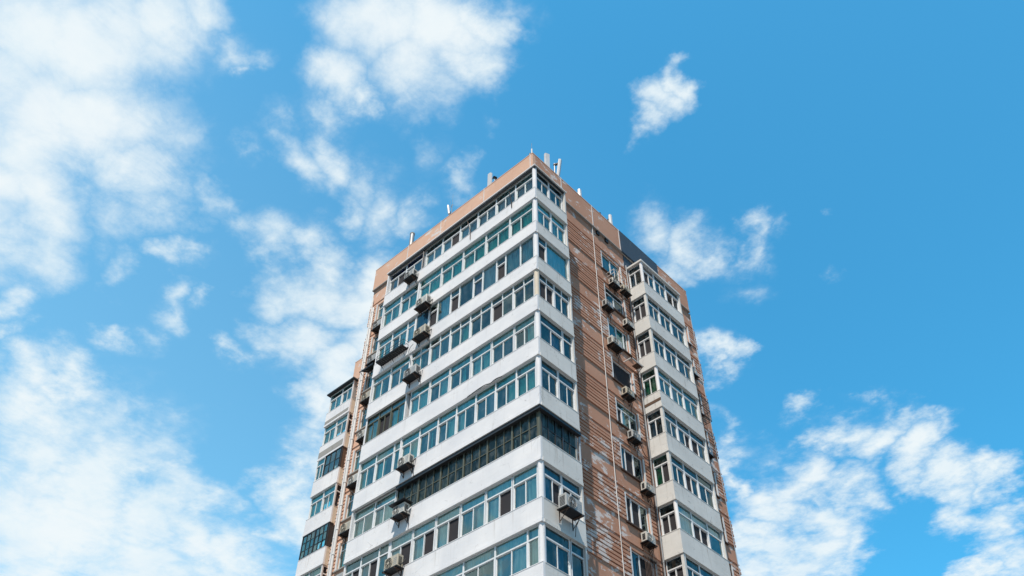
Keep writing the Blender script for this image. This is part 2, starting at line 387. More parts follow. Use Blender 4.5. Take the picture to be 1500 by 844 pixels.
corner_rows = {   # (u0,u1,style,panes,tint[,frame])
 0: [(.26,1.62,'T2','tcc','blue'),(1.62,3.11,'T2','ttc','blue'),(3.11,4.55,'T2','etc','blue'),(4.55,5.98,'T2','etc','blue'),(5.98,7.45,'T2','edt','blue'),(7.45,8.88,'T2','ett','blue'),(9.16,10.6,'T2','eee','royal'),(10.6,12.08,'T2','ede','royal')],
 1: [(.26,1.92,'T2','ccc','teal'),(1.94,3.70,'T2','ctc','teal'),(3.72,5.45,'T2','ccc','teal'),(5.47,7.18,'T2','ctc','teal'),(7.20,8.97,'T2','ccc','teal'),(9.12,10.57,'T2','etc','tealb'),(10.59,12.08,'T2','cct','tealb')],
 2: [(.26,1.17,'F','t','mid'),(1.17,2.2,'F','t','mid'),(2.2,2.85,'T1','ed','mid'),(2.85,3.84,'F','c','blue'),(3.84,4.53,'T1','ep','mid'),(4.53,5.57,'F','e','mid'),(5.57,6.25,'T1','ed','mid'),(6.25,7.24,'F','t','mid'),(7.24,7.94,'T1','ed','mid'),(7.94,8.97,'F','t','navy'),(9.04,9.66,'T1','tc','blue'),(9.66,10.94,'T2','tte','tealb'),(10.94,12.08,'T2','tet','tealb')],
 3: [(.26,1.65,'T4','eee','green'),(1.65,3.12,'T4','eed','green'),(3.12,4.61,'T4','eee','green'),(4.61,6.06,'T4','ecb','green'),(6.06,7.57,'T4','eee','green'),(7.57,9.0,'T4','enc','green'),(9.12,10.63,'T2','cne','green'),(10.63,12.08,'T2','tec','green')],
 4: [(.26,1.56,'T2','tte','tealb'),(1.6,3.02,'T2','tee','tealb'),(3.06,4.4,'T2','tcc','tealb'),(4.44,5.86,'T2','tee','tealb'),(5.9,7.29,'T2','tte','tealb'),(7.33,8.72,'T2','ttt','tealb'),(9.02,10.18,'TX','etc','green','oldframe'),(10.18,11.13,'TX','edd','green','oldframe'),(11.13,12.08,'TX','ecc','green','oldframe')],
 5: [(.26,1.43,'T2','tct','sea'),(1.43,2.71,'T2','tte','sea'),(2.71,3.96,'T2','tpe','sea'),(3.96,5.22,'T2','tet','sea'),(5.22,6.46,'T2','tte','sea'),(6.46,7.73,'T2','tee','sea'),(7.73,9.0,'T2','tct','sea'),(9.02,9.54,'T1','tc','sea'),(9.56,10.88,'T2','tet','sea'),(10.88,12.08,'T2','tec','sea')],
 6: [(.30,4.66,'G9x2','eee','grime','oldframe'),(4.66,9.02,'G9x2','ebe','grime','oldframe'),(9.13,10.59,'T2','tcc','pale'),(10.59,12.08,'T2','cbc','pale')],
 7: [(.28,1.61,'T2','tcb','pale'),(1.65,3.11,'T2','tdc','pale'),(3.15,4.57,'T2','ttb','pale'),(4.61,6.06,'T2','tdc','pale'),(6.1,7.51,'T2','tdt','pale'),(7.55,8.97,'T2','tdt','pale'),(9.07,9.73,'T1','ee','green'),(9.73,10.97,'T2','ede','green'),(10.97,12.08,'T2','ede','green')],
 8: [(.26,.84,'T1','cc','pale'),(.84,2.53,'T2','tce','pale'),(2.53,4.26,'T2','tee','pale'),(4.26,6.0,'T2','tct','pale'),(6.0,7.5,'T2','tet','pale'),(7.5,9.0,'T2','ttc','pale'),(9.1,10.6,'T2','tct','pale'),(10.6,12.08,'T2','tec','pale')],
 9: [(.26,1.7,'T2','tct','sea'),(1.7,3.2,'T2','tce','sea'),(3.2,4.7,'T2','tee','sea'),(4.7,6.1,'T2','tct','sea'),(6.1,7.5,'T2','tet','sea'),(7.5,9.0,'T2','ttc','sea'),(9.1,10.6,'T2','tct','sea'),(10.6,12.08,'T2','tec','sea')]}
corner_side = {  # navy panes here carry the side's shade and darker reflected sky
 0: [(.26,1.36,'T2','eee','navy'),(1.38,2.5,'T2','eee','navy')], 1: [(.26,1.36,'T2','tte','tealb'),(1.38,2.5,'T2','tet','tealb')],
 2: [(.26,.88,'T1','ed','navy'),(.88,2.54,'F','t','mid')], 3: [(.26,1.37,'T4','edd','navy'),(1.39,2.5,'T4','eee','navy')],
 4: [(.26,1.84,'T2','egt','navy'),(1.88,2.54,'T1','ee','navy')], 5: [(.26,1.39,'T2','eee','navy'),(1.43,2.54,'T2','eee','navy')],
 6: [(.30,2.58,'G5x2','eeeee','grime','blackframe_shade')], 7: [(.28,1.34,'T2','tcd','navy'),(1.36,2.54,'T2','tde','navy')],
 8: [(.26,1.69,'T2','eet','navy'),(1.75,2.56,'T1','ee','navy')], 9: [(.26,1.39,'T2','eee','navy'),(1.43,2.54,'T2','eee','navy')]}
REC = {0: .24, 6: .22}
def bay(parent, F, spec, z0, z1, rec, tr=.52):
    u0, u1, st, pn, ti = spec[:5]; fm = spec[5] if len(spec) > 5 else 'alu'
    if st == 'TX':                                            # a strip light above two tall panes, no inner sash frames
        return window(parent, F, u0, u1, z0, z1, -rec, 'T2', pn, ti, fm, .42)
    return window(parent, F, u0, u1, z0, z1, -rec, st, pn, ti, fm, tr)
TR = [.56, .62, .56, .46, .52, .52, .5, .5, .5, .5]
for k in range(NK):
    m = 'white'
    b = MB(); rec = REC.get(k, .13)
    band(b, LEFT, 0, S_END, k, 'white'); 
    z0, z1 = zb(k+1), ZT[k]
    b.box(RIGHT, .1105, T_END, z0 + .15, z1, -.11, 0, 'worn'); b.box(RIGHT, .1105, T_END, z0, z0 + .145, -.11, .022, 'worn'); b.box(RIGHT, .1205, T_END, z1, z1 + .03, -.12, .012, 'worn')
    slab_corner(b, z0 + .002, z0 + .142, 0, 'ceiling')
    zc, zw = zb(k) - .0, ZT[k] + .032
    # corner post, party wall at nine metres, the two ends
    if k not in (6,): b.tube([Vector((-.15, .15, zw + OZ)), Vector((-.15, .15, zc + OZ))], .125, 'white' if k != 3 else 'cream', 16, False)
    else: b.box(LEFT, .2, .29, zw, zc, -.30, -.19, 'oldframe'); b.box(LEFT, .03, 9.0, zc - .17, zc, -.20, -.03, 'blackframe_shade'); b.box(RIGHT, .031, T_END + .1, zc - .16, zc - .001, -.2, -.02, 'blackframe_shade')  # black strips under the slab paint in the soffit's shade
    b.box(LEFT, 8.99, 9.07, zw, zc, WALL, -rec + (.08 if k in (1, 3, 5, 4) else .02), 'white')
    b.box(LEFT, 12.05, S_END, zw, zc, WALL, -.03 if k not in (4, 7) else -.06, 'white'); b.box(LEFT, 12.04, S_END, z0+.15, z1, WALL, -.11, 'white')
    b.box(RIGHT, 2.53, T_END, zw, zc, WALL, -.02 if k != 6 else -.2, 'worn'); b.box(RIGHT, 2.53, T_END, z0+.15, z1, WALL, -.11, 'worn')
    if k == 0: b.tube([LEFT.P(9.0, zw, -.12), LEFT.P(9.0, zc, -.12)], .05, 'blackframe_shade', 10, False)
    bo = b.build('balcony', B)
    for sp in corner_rows[k]: bay(bo, LEFT, sp, zw, zc - .01, rec, TR[k])
    for sp in corner_side[k]: bay(bo, RIGHT, sp, zw, zc - .01, rec if k else .2, TR[k])
for k in range(NK, 14):                                       # storeys below the picture
    b = MB(); z0 = zb(k+1); z1 = z0 + .92
    b.box(LEFT, 0, S_END, z0, z1, -.11, 0, 'white'); b.box(RIGHT, .1105, T_END, z0, z1, -.11, 0, 'worn'); slab_corner(b, z0 + .002, z0 + .142, 0, 'ceiling')
    b.box(LEFT, .2, S_END, z1, zb(k), -.2, -.16, 'g_sea'); b.box(RIGHT, .2, T_END, z1, zb(k), -.2, -.16, 'g_navy')
    b.box(RIGHT, STK, 13.64, z0, z1, WALL, 0, 'worn'); b.box(RIGHT, STK + .1, 13.6, z1, zb(k), -.2, -.16, 'g_navy'); b.box(RIGHT, STK, 13.64, z0 + .002, z0 + .14, WALL, -.01, 'ceiling')
    b.box(WING, 0, 2.62, z0, z1, WALL, 0, 'white'); b.box(WING, .1, 2.6, z1, zb(k), -.2, -.16, 'g_sea')
    b.build('lower_balcony', B)
rs = MB(); slab_corner(rs, .002, .13, .0, 'cem')
rs.box(LEFT, -.04, S_END + .06, .04, .11, -.1095, .04, 'white'); rs.box(RIGHT, .1105, T_END + .06, .04, .11, -.1095, .04, 'worn')
rs.box(LEFT, .02, S_END, -.12, .039, -.1, -.03, 'blackframe_shade'); rs.box(RIGHT, .021, T_END, -.07, .039, -.1, -.03, 'blackframe_shade')  # black strips stand in for the shade below the roof slab
rs.build('balcony_roof', B)

# ---- the projecting stack on the right-hand wall
ST1 = 13.62
stack_rows = {0: ['ode', 'eee', 'eoo', 'eet'], 1: ['eee', 'eee', 'eee', 'edd'], 2: ['eee', 'ece', 'eee', 'edd'], 3: ['eee', 'eeg', 'ege', 'egg'], 4: ['eee', 'eed', 'ede', 'ebc'], 5: ['eee', 'ede', 'eee', 'edg'], 6: ['ttt', 'tdd', 'ttt', 'edd'], 7: ['eee', 'tce', 'eee', 'edd'], 8: ['eee', 'eee', 'eet', 'edd'], 9: ['eee', 'tee', 'eet', 'edd']}
stint = ['navy', 'navy', 'navy', 'tealb', 'navy', 'navy', 'mid', 'navy', 'navy', 'navy']
for k in range(NK):
    b = MB(); z0, z1 = zb(k+1), ZT[k] + (.14 if k < 2 else .1)
    zw, zc = z1 + .03, zb(k)
    b.box(RIGHT, STK + .1105, ST1, z0 + .15, z1, -.11, 0, 'worn'); b.box(RIGHT, STK + .1105, ST1, z0, z0 + .145, -.11, .022, 'worn'); b.box(RIGHT, STK + .12, ST1, z1, z1 + .03, -.12, .012, 'worn')
    b.box(STKEND, 0, 1.098, z0 + .15, z1, -.11, 0, 'worn'); b.box(STKEND, -.022, 1.098, z0, z0 + .145, -.11, .022, 'worn'); b.box(STKEND, -.012, 1.098, z1, z1 + .03, -.12, .012, 'worn')
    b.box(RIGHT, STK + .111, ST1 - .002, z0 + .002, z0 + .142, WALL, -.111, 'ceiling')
    b.box(RIGHT, STK + .02, STK + .17, zw, zc, -.17, -.02, 'worn') if k % 3 else b.tube([Vector((-.12, STK + .12, zw + OZ)), Vector((-.12, STK + .12, zc + OZ))], .10, 'white', 14, False)
    b.box(RIGHT, ST1 - .09, ST1, zw, zc, WALL, -.02, 'worn'); b.box(RIGHT, ST1 - .1, ST1, z0 + .15, z1, WALL, -.11, 'worn')
    if k == 3: b.box(STKEND, .0, 1.09, z0 + .42, z0 + .60, .0, .012, 'brownframe')
    bo = b.build('balcony', B)
    pn = stack_rows[k]; ti = stint[k]
    if k == 6:
        window(bo, RIGHT, STK + .16, 11.0, zw, zc - .01, -.13, 'T1', 'tt', ti); window(bo, RIGHT, 11.0, 12.34, zw, zc - .01, -.13, 'T2', 'tdd', ti); window(bo, RIGHT, 12.34, 13.5, zw, zc - .01, -.13, 'T1', 'te', ti)
    else:
        for q, (a, c) in enumerate(((STK + .16, 10.98), (11.0, 12.15), (12.17, 13.52))): window(bo, RIGHT, a, c, zw, zc - .01, -.13, 'T2', pn[q], ti, 'alu', .5)
    window(bo, STKEND, .16, 1.06, zw, zc - .01, -.13, 'T2', pn[3], 'grass' if k in (3, 5) else 'navy', 'alu', .5)
r_ = MB(); r_.box(RIGHT, STK - .04, ST1 + .03, .0, .13, WALL, .04, 'worn'); r_.build('balcony_roof', B)

# ---- balconies of the far wing, top left
wing_rows = {0: [(.1,1.25,'T2','ete','tealb','alu'),(1.27,2.55,'T2','ete','tealb','alu')], 1: [(.1,1.28,'T2','tee','sea','alu'),(1.32,2.55,'T2','tte','sea','alu')],
 2: [(.1,1.72,'G3x2','b','amber','blackframe_shade'),(1.74,2.55,'T2','tte','tealb','alu')], 3: [(.1,1.3,'T2','tce','sea','alu'),(1.32,2.55,'T2','ttc','sea','alu')],
 4: [(.1,2.56,'G6x3','etc','sea','blackframe_shade')], 5: [(.1,1.3,'T2','tce','sea','alu'),(1.32,2.55,'T2','ttc','sea','alu')], 6: [(.1,1.3,'T2','tce','sea','alu'),(1.32,2.55,'T2','ttc','sea','alu')]}
for k in range(7):
    b = MB(); z0, z1 = zb(k+1), zb(k) - 1.66; zw, zc = z1 + .03, zb(k)
    if k == 0: z1 -= .0
    b.box(WING, 0, 2.62, z0 + .15, z1, -.11, 0, 'white'); b.box(WING, -.02, 2.64, z0, z0 + .145, -.11, .022, 'white'); b.box(WING, 0, 2.62, z1, z1 + .03, -.12, .012, 'white')
    b.box(WINGEND, .1105, 1.08, z0 + .15, z1, -.11, 0, 'cream'); b.box(WINGEND, .1105, 1.08, z0, z0 + .145, -.11, .022, 'cream'); b.box(WINGEND, .1205, 1.08, z1, z1 + .03, -.12, .012, 'cream')
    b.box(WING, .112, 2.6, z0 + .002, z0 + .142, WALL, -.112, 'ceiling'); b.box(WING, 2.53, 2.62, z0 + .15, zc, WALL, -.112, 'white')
    if k in (0, 1): # cement patches where the render was redone
        b.box(WING, .1, 2.58, z0 + .16, z0 + (.42 if k == 0 else .62), .0, .025, 'cem')
    pm = {0: 'cem', 2: 'brownframe', 4: 'blackframe_shade'}.get(k, 'cream')
    b.box(WINGEND, .02, .10, zw, zc, -.09, -.02, 'alu' if k not in (2, 4) else 'blackframe_shade')
    if k in (0, 2, 4): b.box(WINGEND, .10, 1.08, zw, zc, -.1, -.03, pm)
    bo = b.build('balcony', B)
    for sp in wing_rows[k]: bay(bo, WING, sp, zw, zc - .01, .12 if k not in (2, 4) else .02, .5)
    if k not in (0, 2, 4): window(bo, WINGEND, .12, 1.02, zw, zc - .01, -.08, 'T1', 'dd', 'navy', 'alu', .5)
r_ = MB(); r_.box(WING, -.12, 2.78, .0, .10, WALL, .16, 'blackframe_shade'); r_.build('balcony_roof', B)

# ---- windows in the brick walls
def brick_window(F, a, c, zt, z0, style, panes, tint, split):
    fr = MB(); n = WALL - .10
    for (x0, x1, y0, y1) in ((a, a+.05, z0, zt), (c-.05, c, z0, zt), (a+.05, c-.05, z0, z0+.05), (a+.05, c-.05, zt-.05, zt)): fr.box(F, x0, x1, y0, y1, n-.04, n+.03, 'alu')
    gp = MB(); us = [a+.05] + [a + (c-a)*s for s in split] + [c-.05]
    zt2 = zt - .05
    if style == 'T':
        fr.box(F, a+.05, c-.05, zt-.46, zt-.41, n-.04, n+.03, 'alu'); pane(gp, F, a+.05, c-.05, zt-.41, zt-.05, n, 'e', tint); zt2 = zt-.46
    for i, (x0, x1) in enumerate(zip(us, us[1:])):
        if i: fr.box(F, x0-.035, x0+.035, z0+.05, zt2, n-.04, n+.03, 'alu')
        pane(gp, F, x0+.02, x1-.02, z0+.05, zt2, n, panes[i % len(panes)], tint)
    # pale plaster reveal strips and a sill
    for u in (a - .05, c + .05): fr.box(F, u-.05, u+.05, z0-.02, zt+.02, WALL, WALL+.055, 'pipe')
    o = fr.build('window', B); gp.build('pane', o)
    s = MB(); s.box(F, a-.12, c+.12, z0-.09, z0-.022, WALL, WALL+.11, 'rust' if F is RIGHT else 'cem'); s.build('sill', o)
    return o
specs = [('S','ee',(.52,)),('T','etd',(.5,)),('S','ete',(.45,.82)),('S','d',()),('T','dte',(.3,.66)),('S','ede',(.25,.62)),('S','dde',(.3,.66)),('S','ed',(.4,)),('T','et',(.5,)),('T','ee',(.5,))]
for k in range(NK):
    a, c, zt, z0 = win_r[k]; brick_window(RIGHT, a, c, zt, z0, *(specs[k][0], specs[k][1], 'navy' if k % 2 else 'tealb', specs[k][2]))
    a, c, zt, z0 = win_l[k]; brick_window(LEFT, a, c, zt, z0, 'T', 'te' if k % 2 else 'ct', 'sea', (.5,))
    a, c, zt, z0 = win_e[k]; brick_window(RIGHT, a, c, zt, z0, 'T', 'et', 'navy', (.5,))

# ---- pipes fixed to the building
def pipe(F, u, z0, z1, n, r, m, name='drainpipe', joints=True):
    mb = MB(); mb.tube([F.P(u, z0, n), F.P(u, z1, n)], r, m, 12)
    if joints:
        z = z1 - .4
        while z > z0 + .3:
            mb.tube([F.P(u, z, n), F.P(u, z+.09, n)], r*1.25, m, 12); z -= 1.4
    return mb.build(name, B)
pipe(LEFT, 14.5, GROUND, -.6, WALL + .12, .075, 'pipe'); pipe(LEFT, 14.72, GROUND, .4, WALL + .1, .045, 'pipe')
pipe(RIGHT, 2.74, GROUND, -.2, -.16, .045, 'bluegrey'); pipe(RIGHT, 9.5, GROUND, .2, WALL + .08, .04, 'grey')
pipe(RIGHT, 9.36, GROUND, -3.2, WALL + .07, .022, 'black', 'cable_run', False); pipe(RIGHT, 6.37, GROUND, 1.15, WALL + .07, .02, 'pipe', 'conduit', False)
pipe(RIGHT, 16.45, GROUND, 1.15, WALL + .08, .02, 'bluegrey', 'conduit')
mb = MB(); mb.box(RIGHT, .7, 1.1, 1.0, 1.18, 0, 0.01, 'black'); 
for u in (6.9, 7.75):                                           # vents below the parapet ledge
    v = MB(); v.box(RIGHT, u-.13, u+.13, .92, 1.19, WALL, WALL+.1, 'black'); v.build('vent', B)

# ------------------------------------------------------------------ air conditioners (each one a thing)
def ac(F, u, z, n, label, w=.82, h=.55, d=.32, m='casing', fan_left=True, tray=True, hood=False, drop=.34):
    """outdoor unit; F front axis faces out of the wall, u is the unit's centre, z its underside, n the plane of its back"""
    if m == 'casing' and random.random() < .4: m = 'casing3'
    e = empty('air_conditioner', F.P(u, z, n), label, 'air conditioner', 'air conditioner units on the facades')
    f = Frame(Vector((0, 0, -OZ)), F.U, F.N)                       # local frame at the empty
    sgn = 1 if (F.U.cross(Vector((0, 0, 1)))).dot(F.N) > 0 else -1  # +1: u runs to the viewer's right
    w *= .93; h *= .94; c = MB(); x0, x1 = -w/2, w/2; d0 = .06; bb = .018
    # bevelled casing: chamfered front edge
    c.box(f, x0, x1, 0, h, d0, d0+d-bb, m, 'f')
    A = [f.P(x0, 0, d0+d-bb), f.P(x1, 0, d0+d-bb), f.P(x1, h, d0+d-bb), f.P(x0, h, d0+d-bb)]
    Bq = [f.P(x0+bb, bb, d0+d), f.P(x1-bb, bb, d0+d), f.P(x1-bb, h-bb, d0+d), f.P(x0+bb, h-bb, d0+d)]
    c.face(Bq, m, F.N)
    for i in range(4): c.face([A[i], A[(i+1) % 4], Bq[(i+1) % 4], Bq[i]], m, F.N)
    c.build('casing', e)
    # fan opening with ring guard
    fu = (-.13 if fan_left else .13)*sgn; r = min(.235, h*.42); cz = h/2; nf = d0 + d
    g = MB(); ring = lambda rr, nn: [f.P(fu + rr*math.cos(2*math.pi*k/28), cz + rr*math.sin(2*math.pi*k/28), nn) for k in range(29)]
    g.face(ring(r, nf+.004)[:-1], 'black', F.N)
    g.build('fan_opening', e)
    g = MB()
    for rr in (r, r*.78, r*.56): g.tube(ring(rr, nf+.02), .008 if rr < r else .014, m, 5, False)
    for k in range(6):
        a_ = math.pi*k/3 + .3; g.tube([f.P(fu, cz, nf+.022), f.P(fu + r*math.cos(a_), cz + r*math.sin(a_), nf+.018)], .007, m, 5)
    g.face([f.P(fu + .065*math.cos(2*math.pi*k/16), cz + .065*math.sin(2*math.pi*k/16), nf+.032) for k in range(16)], m, F.N)
    g.build('fan_grille', e)
    g = MB()                                                       # side louvres and vents on the blank part of the front
    for s, xx in ((-1, x0), (1, x1)):
        for q in range(7):
            zz = .08 + q*(h-.16)/7; a, b = f.P(xx + s*.003, zz, d0+.07), f.P(xx + s*.003, zz, d0+d-.07)
            g.face([a, b, b + Vector((0, 0, .035)), a + Vector((0, 0, .035))], 'black', F.U*s)
    pu = fu + (r + .07)*(sgn if fan_left else -sgn)*1.0; pe = (x1-.04) if pu > 0 else (x0+.04)
    for q in range(4):
        zz = .12 + q*.085; g.face([f.P(pu, zz, nf+.003), f.P(pe, zz, nf+.003), f.P(pe, zz+.02, nf+.003), f.P(pu, zz+.02, nf+.003)], 'grey', F.N)
    g.build('louvres', e)
    b = MB()
    if tray: b.box(f, x0-.04, x1+.04, -.05, -.006, .0, d0+d+.05, 'black')
    for xx in (x0+.1, x1-.1):
        b.box(f, xx-.02, xx+.02, -.09, -.052, .0, d0+d+.05, 'rust'); b.tube([f.P(xx, -drop, .012), f.P(xx, -.07, d0+d)], .016, 'rust', 6)
        b.box(f, xx-.02, xx+.02, -drop-.04, -.092, .0, .03, 'rust')
    b.build('bracket', e)
    if hood:
        b = MB(); b.box(f, x0-.12, x1+.12, h+.05, h+.09, -.02, d0+d+.16, 'black'); b.build('hood', e)
    p = MB(); xx = (x1 + .03)*sgn if fan_left else (x0 - .03)*sgn
    p.tube([f.P(xx*.99, .12, d0+.16), f.P(xx*1.12, .10, d0+.13), f.P(xx*1.14, .3, .06), f.P(xx*1.05, h*.75, -.02)], .026, 'pipe' if random.random() < .6 else 'black', 8)
    p.tube([f.P(xx*1.0, .1, d0+.2), f.P(xx*1.1, -.1, d0+.1), f.P(xx*1.02, -.35, .05), f.P(xx*.98, -.75, .025)], .014, 'black', 6)
    p.build('hose', e)
    return e
LL = ((0, 9.62, -2.3, 'casing', True), )
ac(LEFT, 9.55, -2.42, .0, 'air conditioner on the white band under the royal blue top-floor windows', d=.34)
ac(LEFT, 8.12, -5.72, .0, 'air conditioner on the white band under the turquoise second-row windows', w=.95, h=.66, d=.36)
ac(LEFT, 8.0, -8.05, .0, 'air conditioner on the band beside the long black window rack', w=.98, h=.6, d=.36, m='casing2', tray=True)
ac(LEFT, 8.42, -10.62, .0, 'air conditioner with dangling hoses on the band under the fourth row of long-face windows', w=1.0, h=.6, d=.36)
ac(LEFT, 8.18, -16.22, .0, 'air conditioner on the band just above the dark small-paned glazing', w=.86, h=.56)
ac(LEFT, 8.15, -18.85, .0, 'air conditioner under a black hood at the end of the dark small-paned glazing', h=.55, hood=True)
ac(LEFT, 8.25, -21.42, .0, 'air conditioner with tangled pipes, lowest on the long white face', w=.92, h=.6, m='casing2')
ac(RIGHT, 1.25, -21.62, .12, 'air conditioner on the shaded short side of the corner balcony', w=1.05, h=.62, d=.4, drop=.5)
rec_l = ['air conditioner in the salmon recess beside the end of the turquoise second window row', 'air conditioner in the salmon recess just above the small black awning', 'air conditioner in the salmon recess just below the small black awning', 'air conditioner in the salmon recess level with the old teal strip of glazing',
         'squared pale air conditioner in the recess beside the brown-framed wing glazing', 'air conditioner in the recess beside the black-framed wing glazing, by a barred window', 'air conditioner lowest in the salmon recess beside the white drainpipe']
for k, lb in enumerate(rec_l, 1):
    ac(LEFT, 13.52 if k != 4 else 13.3, -SH*k - .22 - (.0 if k > 3 else .06), WALL, lb, w=.86, h=.56, m='casing' if k % 3 else 'casing2')
ac(RIGHT, 7.85, -2.98, WALL, 'air conditioner in a pale rack under the topmost brick-wall window', w=.72, h=.5, d=.3); ac(RIGHT, 8.95, -2.72, WALL, 'air conditioner squeezed against the top of the projecting balcony stack', w=.7, h=.48, d=.28, m='casing2')
ac(RIGHT, 6.98, -5.42, WALL, 'small air conditioner at the lower left of the second brick-wall window', w=.7, h=.5, d=.28); ac(RIGHT, 8.78, -5.62, WALL, 'dark-sided air conditioner below the second brick-wall window, by the balcony stack', w=.66, h=.48, d=.28)
ac(RIGHT, 7.25, -8.18, WALL, 'large pale air conditioner across the foot of the third brick-wall window', w=.94, h=.56, d=.34)
ac(RIGHT, 8.0, -11.12, WALL, 'air conditioner under the big unlit dark brick-wall window', w=.74, h=.5, d=.3, m='casing2')
ac(RIGHT, 8.1, -13.82, WALL, 'air conditioner with a looping cable below the fifth brick-wall window', w=.74, h=.5, d=.3)
ac(RIGHT, 8.72, -16.5, WALL, 'air conditioner at the right sill end of the sixth brick-wall window', w=.7, h=.48, d=.28)
ac(RIGHT, 8.3, -19.42, WALL, 'lowest air conditioner on the brick wall, above the barred window', w=.74, h=.5, d=.3)
ac(RIGHT, 15.1, -10.95, WALL, 'dark air conditioner on the far brick strip below the steel cage', w=.8, m='grey'); ac(RIGHT, 15.1, -5.15, WALL, 'air conditioner under a small window on the far brick strip', w=.7, h=.5)

# ------------------------------------------------------------------ things fixed or hung on the facades
o = MB()                                                         # long slatted rack under the third-row windows
for i in range(15): u = 9.35 + i*.145; o.box(LEFT, u-.05, u+.05, -7.96, -7.90, .0, .42, 'black')
for n_ in (.02, .40): o.box(LEFT, 9.25, 11.45, -7.90, -7.84, n_-.02, n_+.02, 'black')
rk = empty('window_rack', LEFT.P(10.35, -7.95, .1), 'long black slatted window rack hanging under third-row windows near the left end', 'rack')
def local(mbx, name, e):                                          # geometry given in world terms, parented to a thing's empty
    ob = mbx.build(name, e); ob.data.transform(Matrix.Translation(-e.location)); return ob
local(o, 'tray', rk)
o = MB()
for z in (-7.7, -7.5): o.tube([LEFT.P(9.27, z, .0), LEFT.P(9.27, z, .40), LEFT.P(11.43, z, .40), LEFT.P(11.43, z, .0)], .012, 'black', 6)
for u in (9.27, 10.0, 10.7, 11.43): o.tube([LEFT.P(u, -7.86, .40), LEFT.P(u, -7.5, .40)], .012, 'black', 6)
local(o, 'railing', rk)
o = MB()
for u in (9.5, 10.35, 11.2): o.tube([LEFT.P(u, -8.3, .01), LEFT.P(u, -7.97, .38)], .015, 'black', 6)
local(o, 'strut', rk)

aw = empty('window_awning', LEFT.P(13.5, -6.35, WALL + .02), 'small black scalloped awning over a window in the salmon recess', 'awning')
o = MB(); N_ = 12
for i in range(N_):
    u0_, u1_ = 12.95 + i*1.2/N_, 12.95 + (i+1)*1.2/N_; a, b = (.0, .03) if i % 2 else (.03, .0)
    o.face([LEFT.P(u0_, -6.15+a, WALL+.02), LEFT.P(u1_, -6.15+b, WALL+.02), LEFT.P(u1_, -6.42+b, WALL+.62), LEFT.P(u0_, -6.42+a, WALL+.62)], 'black', Vector((0, 0, 1)))
    o.face([LEFT.P(u0_, -6.42+a, WALL+.62), LEFT.P(u1_, -6.42+b, WALL+.62), LEFT.P(u1_, -6.54+b, WALL+.62), LEFT.P(u0_, -6.54+a, WALL+.62)], 'black', LEFT.N)
local(o, 'canopy', aw)
o = MB()
for u in (12.98, 14.12): o.tube([LEFT.P(u, -6.75, WALL+.02), LEFT.P(u, -6.44, WALL+.58)], .014, 'black', 6)
local(o, 'stay', aw)

cg = empty('window_cage', RIGHT.P(15.0, -8.4, WALL), 'black steel cage standing out from the far right brick strip', 'window cage')
o = MB(); c0, c1, y0, y1, nn = 14.25, 15.72, -8.42, -7.05, WALL + .55
for z in (y0, (y0+y1)/2, y1): o.tube([RIGHT.P(c0, z, WALL), RIGHT.P(c0, z, nn), RIGHT.P(c1, z, nn), RIGHT.P(c1, z, WALL)], .022, 'black', 6)
local(o, 'frame', cg)
o = MB()
for i in range(11): u = c0 + (c1-c0)*i/10; o.tube([RIGHT.P(u, y0, nn), RIGHT.P(u, y1, nn)], .012, 'black', 5); o.tube([RIGHT.P(u, y0, nn), RIGHT.P(u, y0, WALL)], .012, 'black', 5)
for n_ in (WALL+.18, WALL+.36): o.tube([RIGHT.P(c1, y0, n_), RIGHT.P(c1, y1, n_)], .012, 'black', 5)
local(o, 'bars', cg)

wb = empty('window_grille', RIGHT.P(8.3, -21.0, WALL), 'grey barred grille on the lowest brick-wall window', 'window grille')
o = MB()
for i in range(9): u = 7.95 + i*.105; o.tube([RIGHT.P(u, -21.9, WALL+.14), RIGHT.P(u, -20.05, WALL+.14)], .014, 'rust', 6)
local(o, 'bars', wb); 
for z in (-21.85, -20.1): o = MB(); o.box(RIGHT, 7.9, 8.86, z-.02, z+.02, WALL+.06, WALL+.13, 'rust'); local(o, 'rail', wb)

br = empty('empty_bracket', RIGHT.P(8.75, -8.4, WALL), 'empty rusty bracket shelf with a white edge below the third brick-wall window', 'bracket')
o = MB(); o.box(RIGHT, 8.2, 8.25, -8.46, -8.42, WALL, WALL+.55, 'pipe'); o.box(RIGHT, 9.2, 9.25, -8.46, -8.42, WALL, WALL+.55, 'pipe'); o.box(RIGHT, 8.2, 9.25, -8.46, -8.42, WALL+.5, WALL+.55, 'pipe')
local(o, 'arms', br); o = MB(); o.box(RIGHT, 8.8, 9.25, -8.42, -8.40, WALL+.1, WALL+.55, 'rust'); o.tube([RIGHT.P(9.22, -8.8, WALL), RIGHT.P(9.22, -8.46, WALL+.5)], .018, 'rust', 6); local(o, 'shelf', br)

rk2 = empty('unit_rack', RIGHT.P(7.95, -2.95, WALL), 'pale tubular rack around the air conditioner under the topmost brick-wall window', 'rack')

for z in (-2.5, -2.2): o = MB(); o.tube([RIGHT.P(7.35, z, WALL), RIGHT.P(7.35, z, WALL+.62), RIGHT.P(8.4, z, WALL+.62), RIGHT.P(8.4, z, WALL)], .022, 'pipe', 6); local(o, 'rail', rk2); o = MB()
for u in (7.35, 7.7, 8.05, 8.4): o.tube([RIGHT.P(u, -2.96, WALL+.62), RIGHT.P(u, -2.2, WALL+.62)], .02, 'pipe', 6)
local(o, 'uprights', rk2)

